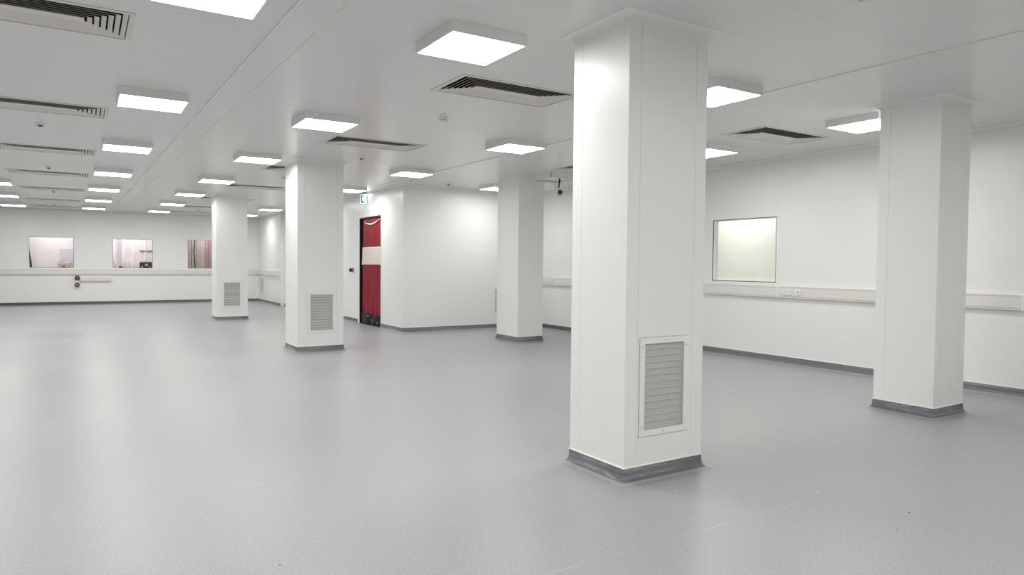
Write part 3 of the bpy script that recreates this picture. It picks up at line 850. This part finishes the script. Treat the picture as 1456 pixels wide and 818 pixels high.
# lit panels of that room
for x, y, s, l in ((-.8, 27.0, .28, 'ceiling light of the room behind the first far window'), (1.5, 27.0, .28, 'ceiling light of the room behind the second far window'), (3.9, 27.05, .29, 'ceiling light of the room behind the third far window'), ):
    r = empty('ceiling_light', (x, y, 3.0)); tag(r, l, 'ceiling light')
    mb = MB(); mb.box(-s-.01, s+.01, -s-.01, s+.01, -.05, 0, 'lampbody', .002); mb.build('housing', r)
    mb = MB(); mb.face([(-s, -s, -.0515), (-s, s, -.0515), (s, s, -.0515), (s, -s, -.0515)], 'lamp'); mb.build('diffuser', r, norm=False)
r = empty('ceiling_light', (XR+.50, 8.0, 3.0)); tag(r, 'ceiling light of the room behind the blank white window', 'ceiling light')
mb = MB(); mb.box(-.22, .22, -.32, .32, -.05, 0, 'lampbody', .002); mb.build('housing', r)
mb = MB(); mb.face([(-.21, -.31, -.0515), (-.21, .31, -.0515), (.21, .31, -.0515), (.21, -.31, -.0515)], 'lamp'); mb.build('diffuser', r, norm=False)

def solid(name, label, cat, boxes, bev=.006, group=None):
    mb = MB()
    for b_ in boxes: mb.box(*b_[:6], b_[6], bev)
    return tag(mb.build(name), label, cat, group)
def sc_(xw, yq, X0, Yq=27.6): return xw
# window 1
mb = MB(); mb.tube([(-1.452, 27.60, 1.84), (-1.425, 27.60, 1.50), (-1.392, 27.60, 1.10)], [.008, .020, .030], 'black'); mb.tube([(-1.392, 27.6, 1.12), (-1.39, 27.6, .0)], .03, 'black')
tag(mb.build('black_pole'), 'black leaning pole at the left edge behind the first far window', 'pole')
mb = MB(); mb.box(-.60, -.22, YBk-.03, YBk, 1.10, 1.83, 'bluepanel', .004); o = mb.build('wall_panel'); tag(o, 'pale bluish panel in the lower right of the first far window', 'panel')
mb = MB(); mb.lathe([(.014, -.035), (.014, -.03)], 'grey', (-.33, YBk, 1.66), 'Y', 12); mb.build('button', o)
r = MB(); r.box(-.66, -.30, 27.4, 27.6, .90, 1.36, 'pinkbox', .02); r.box(-.45, -.26, 27.42, 27.58, 1.30, 1.39, 'pinkbox', .02)
o = r.build('pink_crate'); tag(o, 'dusty pink crate behind the lower right of the first far window', 'crate')
r = MB(); r.box(-.54, -.46, 27.38, 27.4, 1.205, 1.245, 'black', .002); r.build('label_plate', o)
r = MB(); r.lathe([(.04, 0), (.05, .03), (.03, .08), (.012, .10), (.012, .14)], 'pinkbox', (-.56, 27.5, 1.36), 'Z', 14); r.build('handle', o)
# window 2: hanging sheets, their bright folds
for i, (x, w_, m_) in enumerate([(.97, .05, 'lilac_fold'), (1.26, .05, 'lilac_fold'), (1.555, .035, 'lilac_fold'), (1.94, .035, 'lilac_fold')]):
    mb = MB(); mb.tube([(x, YBk-.02, .02), (x, YBk-.02, 2.98)], w_*.55, m_, 10)
    tag(mb.build('curtain_pole'), ['pale vertical post nearest the left edge behind the second far window', 'pale vertical post left of the tapered container behind the second far window', 'bright white vertical post in the middle of the second far window', 'bright vertical post above the black box behind the second far window'][i], 'post', 'vertical posts behind the second far window')
mb = MB(); mb.box(1.08, 1.20, YBk-.012, YBk, 0, 2.9, 'lilac_dark', .002); tag(mb.build('wall_strip'), 'greyish lilac strip on the wall behind the second far window', 'strip')
mb = MB(); mb.tube([(.86, 27.4, 1.42), (.93, 27.4, 1.40), (.985, 27.4, 1.32), (1.02, 27.4, 1.2), (1.03, 27.4, .0)], .010, 'grey', 8); tag(mb.build('curved_pipe'), 'thin grey curved hose at the lower left of the second far window', 'hose')
mb = MB(); mb.lathe([(.10, .9), (.09, 1.22), (.035, 1.40), (.015, 1.52)], 'lilac_dark', (1.37, 27.5, 0), 'Z', 16); tag(mb.build('tapered_container'), 'pale grey tapered container behind the second far window', 'container')
solid('small_black_box', 'tiny black box on the sill line behind the second far window', 'box', [(1.11, 1.21, 27.4, 27.5, .9, 1.245, 'black')])
o = solid('machine', 'dark box-shaped machine in the lower right of the second far window', 'machine', [(1.745, 2.125, 27.40, 27.62, .9, 1.395, 'black')], .01)
mb = MB(); mb.lathe([(.055, 27.385), (.055, 27.37), (.035, 27.35), (.012, 27.345)], 'grey', (1.95, 0, 1.29), 'Y', 16); mb.build('dial', o)
mb = MB(); mb.lathe([(.03, 27.39), (.03, 27.375)], 'grey', (1.81, 0, 1.23), 'Y', 12); mb.lathe([(.022, 27.39), (.022, 27.38)], 'grey', (2.06, 0, 1.22), 'Y', 12); mb.build('knob', o)
mb = MB()
for q, x in enumerate([1.79, 1.835, 1.875, 1.915, 1.985, 2.045, 2.09, 2.135]):
    mb.lathe([(.020+.006*(q % 2), YBk-.045), (.026, YBk-.02), (.024, YBk-.001)], 'grey', (x, 0, 1.81-.012*(q % 3)), 'Y', 10)
mb.box(1.77, 2.16, YBk-.03, YBk-.002, 1.795, 1.815, 'grey', .003)
tag(mb.build('wall_rail'), 'grey rail of small round fittings on the wall in the second far window', 'rail')
# window 3: strip curtain
xs = 3.02; i = 0
while xs < 4.7:
    w_ = [.13, .17, .11, .15][i % 4]; mt = 'pinkstrip' if 3.84 < xs+.05 < 4.08 else 'brownstrip'
    mb = MB(); n = 8; vs = []; fs = []
    for j, z in enumerate((.05, 2.95)):
        for q in range(n+1): vs.append((xs+w_*q/n, 27.62+.022*math.sin(PI*q/n)*(1 if i % 2 else -1)+.012*(i % 3), z))
        for q in range(n+1): vs.append((xs+w_*q/n, 27.625+.022*math.sin(PI*q/n)*(1 if i % 2 else -1)+.012*(i % 3), z))
    k2 = 2*(n+1)
    for q in range(n): fs += [(q, q+1, k2+q+1, k2+q), (n+1+q+1, n+1+q, k2+n+1+q, k2+n+1+q+1)]
    fs += [(0, n+1, k2+n+1, k2), (n, 2*n+1, k2+2*n+1, k2+n)]
    mb.mesh(vs, fs, mt, True)
    tag(mb.build('curtain_strip'), ('faded pink' if mt == 'pinkstrip' else 'greyish brown')+' hanging plastic strip behind the third far window', 'curtain strip', ('pink' if mt == 'pinkstrip' else 'brown')+' curtain strips behind the third far window')
    xs += w_+.004; i += 1
mb = MB(); mb.tube([(3.515, 27.50, 2.98), (3.520, 27.5, 2.1), (3.500, 27.5, 1.8), (3.515, 27.5, 1.55), (3.53, 27.5, 1.3), (3.55, 27.5, 1.0), (3.55, 27.5, .05)], [.012, .014, .020, .016, .019, .022, .02], 'black', 8)
tag(mb.build('hanging_cable'), 'thick dark cable hanging in front of the strips behind the third far window', 'cable')

# ------------------------------------------------------------ scraps on the floor
def scrap(x, y, s, mat, label):
    rnd = random.Random(int(x*1000)); n = 7
    bot = [(x+s*rnd.uniform(.5, 1)*math.cos(2*PI*q/n), y+s*rnd.uniform(.35, .8)*math.sin(2*PI*q/n), 0.0005) for q in range(n)]
    top = [(x+(a-x)*.7, y+(b-y)*.7, .003+s*.12*rnd.random()) for a, b, _ in bot]
    mb = MB(); mb.mesh(bot+top, [tuple(range(n))[::-1], tuple(range(n, 2*n))]+[(q, (q+1) % n, n+(q+1) % n, n+q) for q in range(n)], mat)
    tag(mb.build('floor_scrap'), label, 'scrap', 'tiny scraps on the floor')
def fl(u, v):
    a, b = (u-728)/F, (v-409)/F; a, b = a*cr+b*sr, -a*sr+b*cr
    d = Rv*a-Uv*b+Dv; t = -cz/d.z; return d.x*t, d.y*t
for u, v, s, m_, l in [(1163, 700.5, .010, 'chip', 'tiny white chip on open floor right of the nearest column'),
                       (1001, 691.5, .008, 'chip', 'tiny white chip on the floor off the right corner of the nearest column'),
                       (962, 698.5, .008, 'chip', 'tiny white chip on the floor in front of the nearest column skirting'),
                       (964, 681.5, .006, 'black', 'tiny black scrap at the foot of the nearest column under its grille'),
                       (1293, 729.5, .007, 'black', 'tiny black scrap on the floor, the larger one at the lower right'),
                       (1275, 754, .005, 'black', 'tiny black scrap lowest at the right of the floor'),
                       (398, 804, .009, 'grey', 'small grey speck on the floor at the bottom left of the photo')]:
    x, y = fl(u, v); scrap(x, y, s, m_, l)
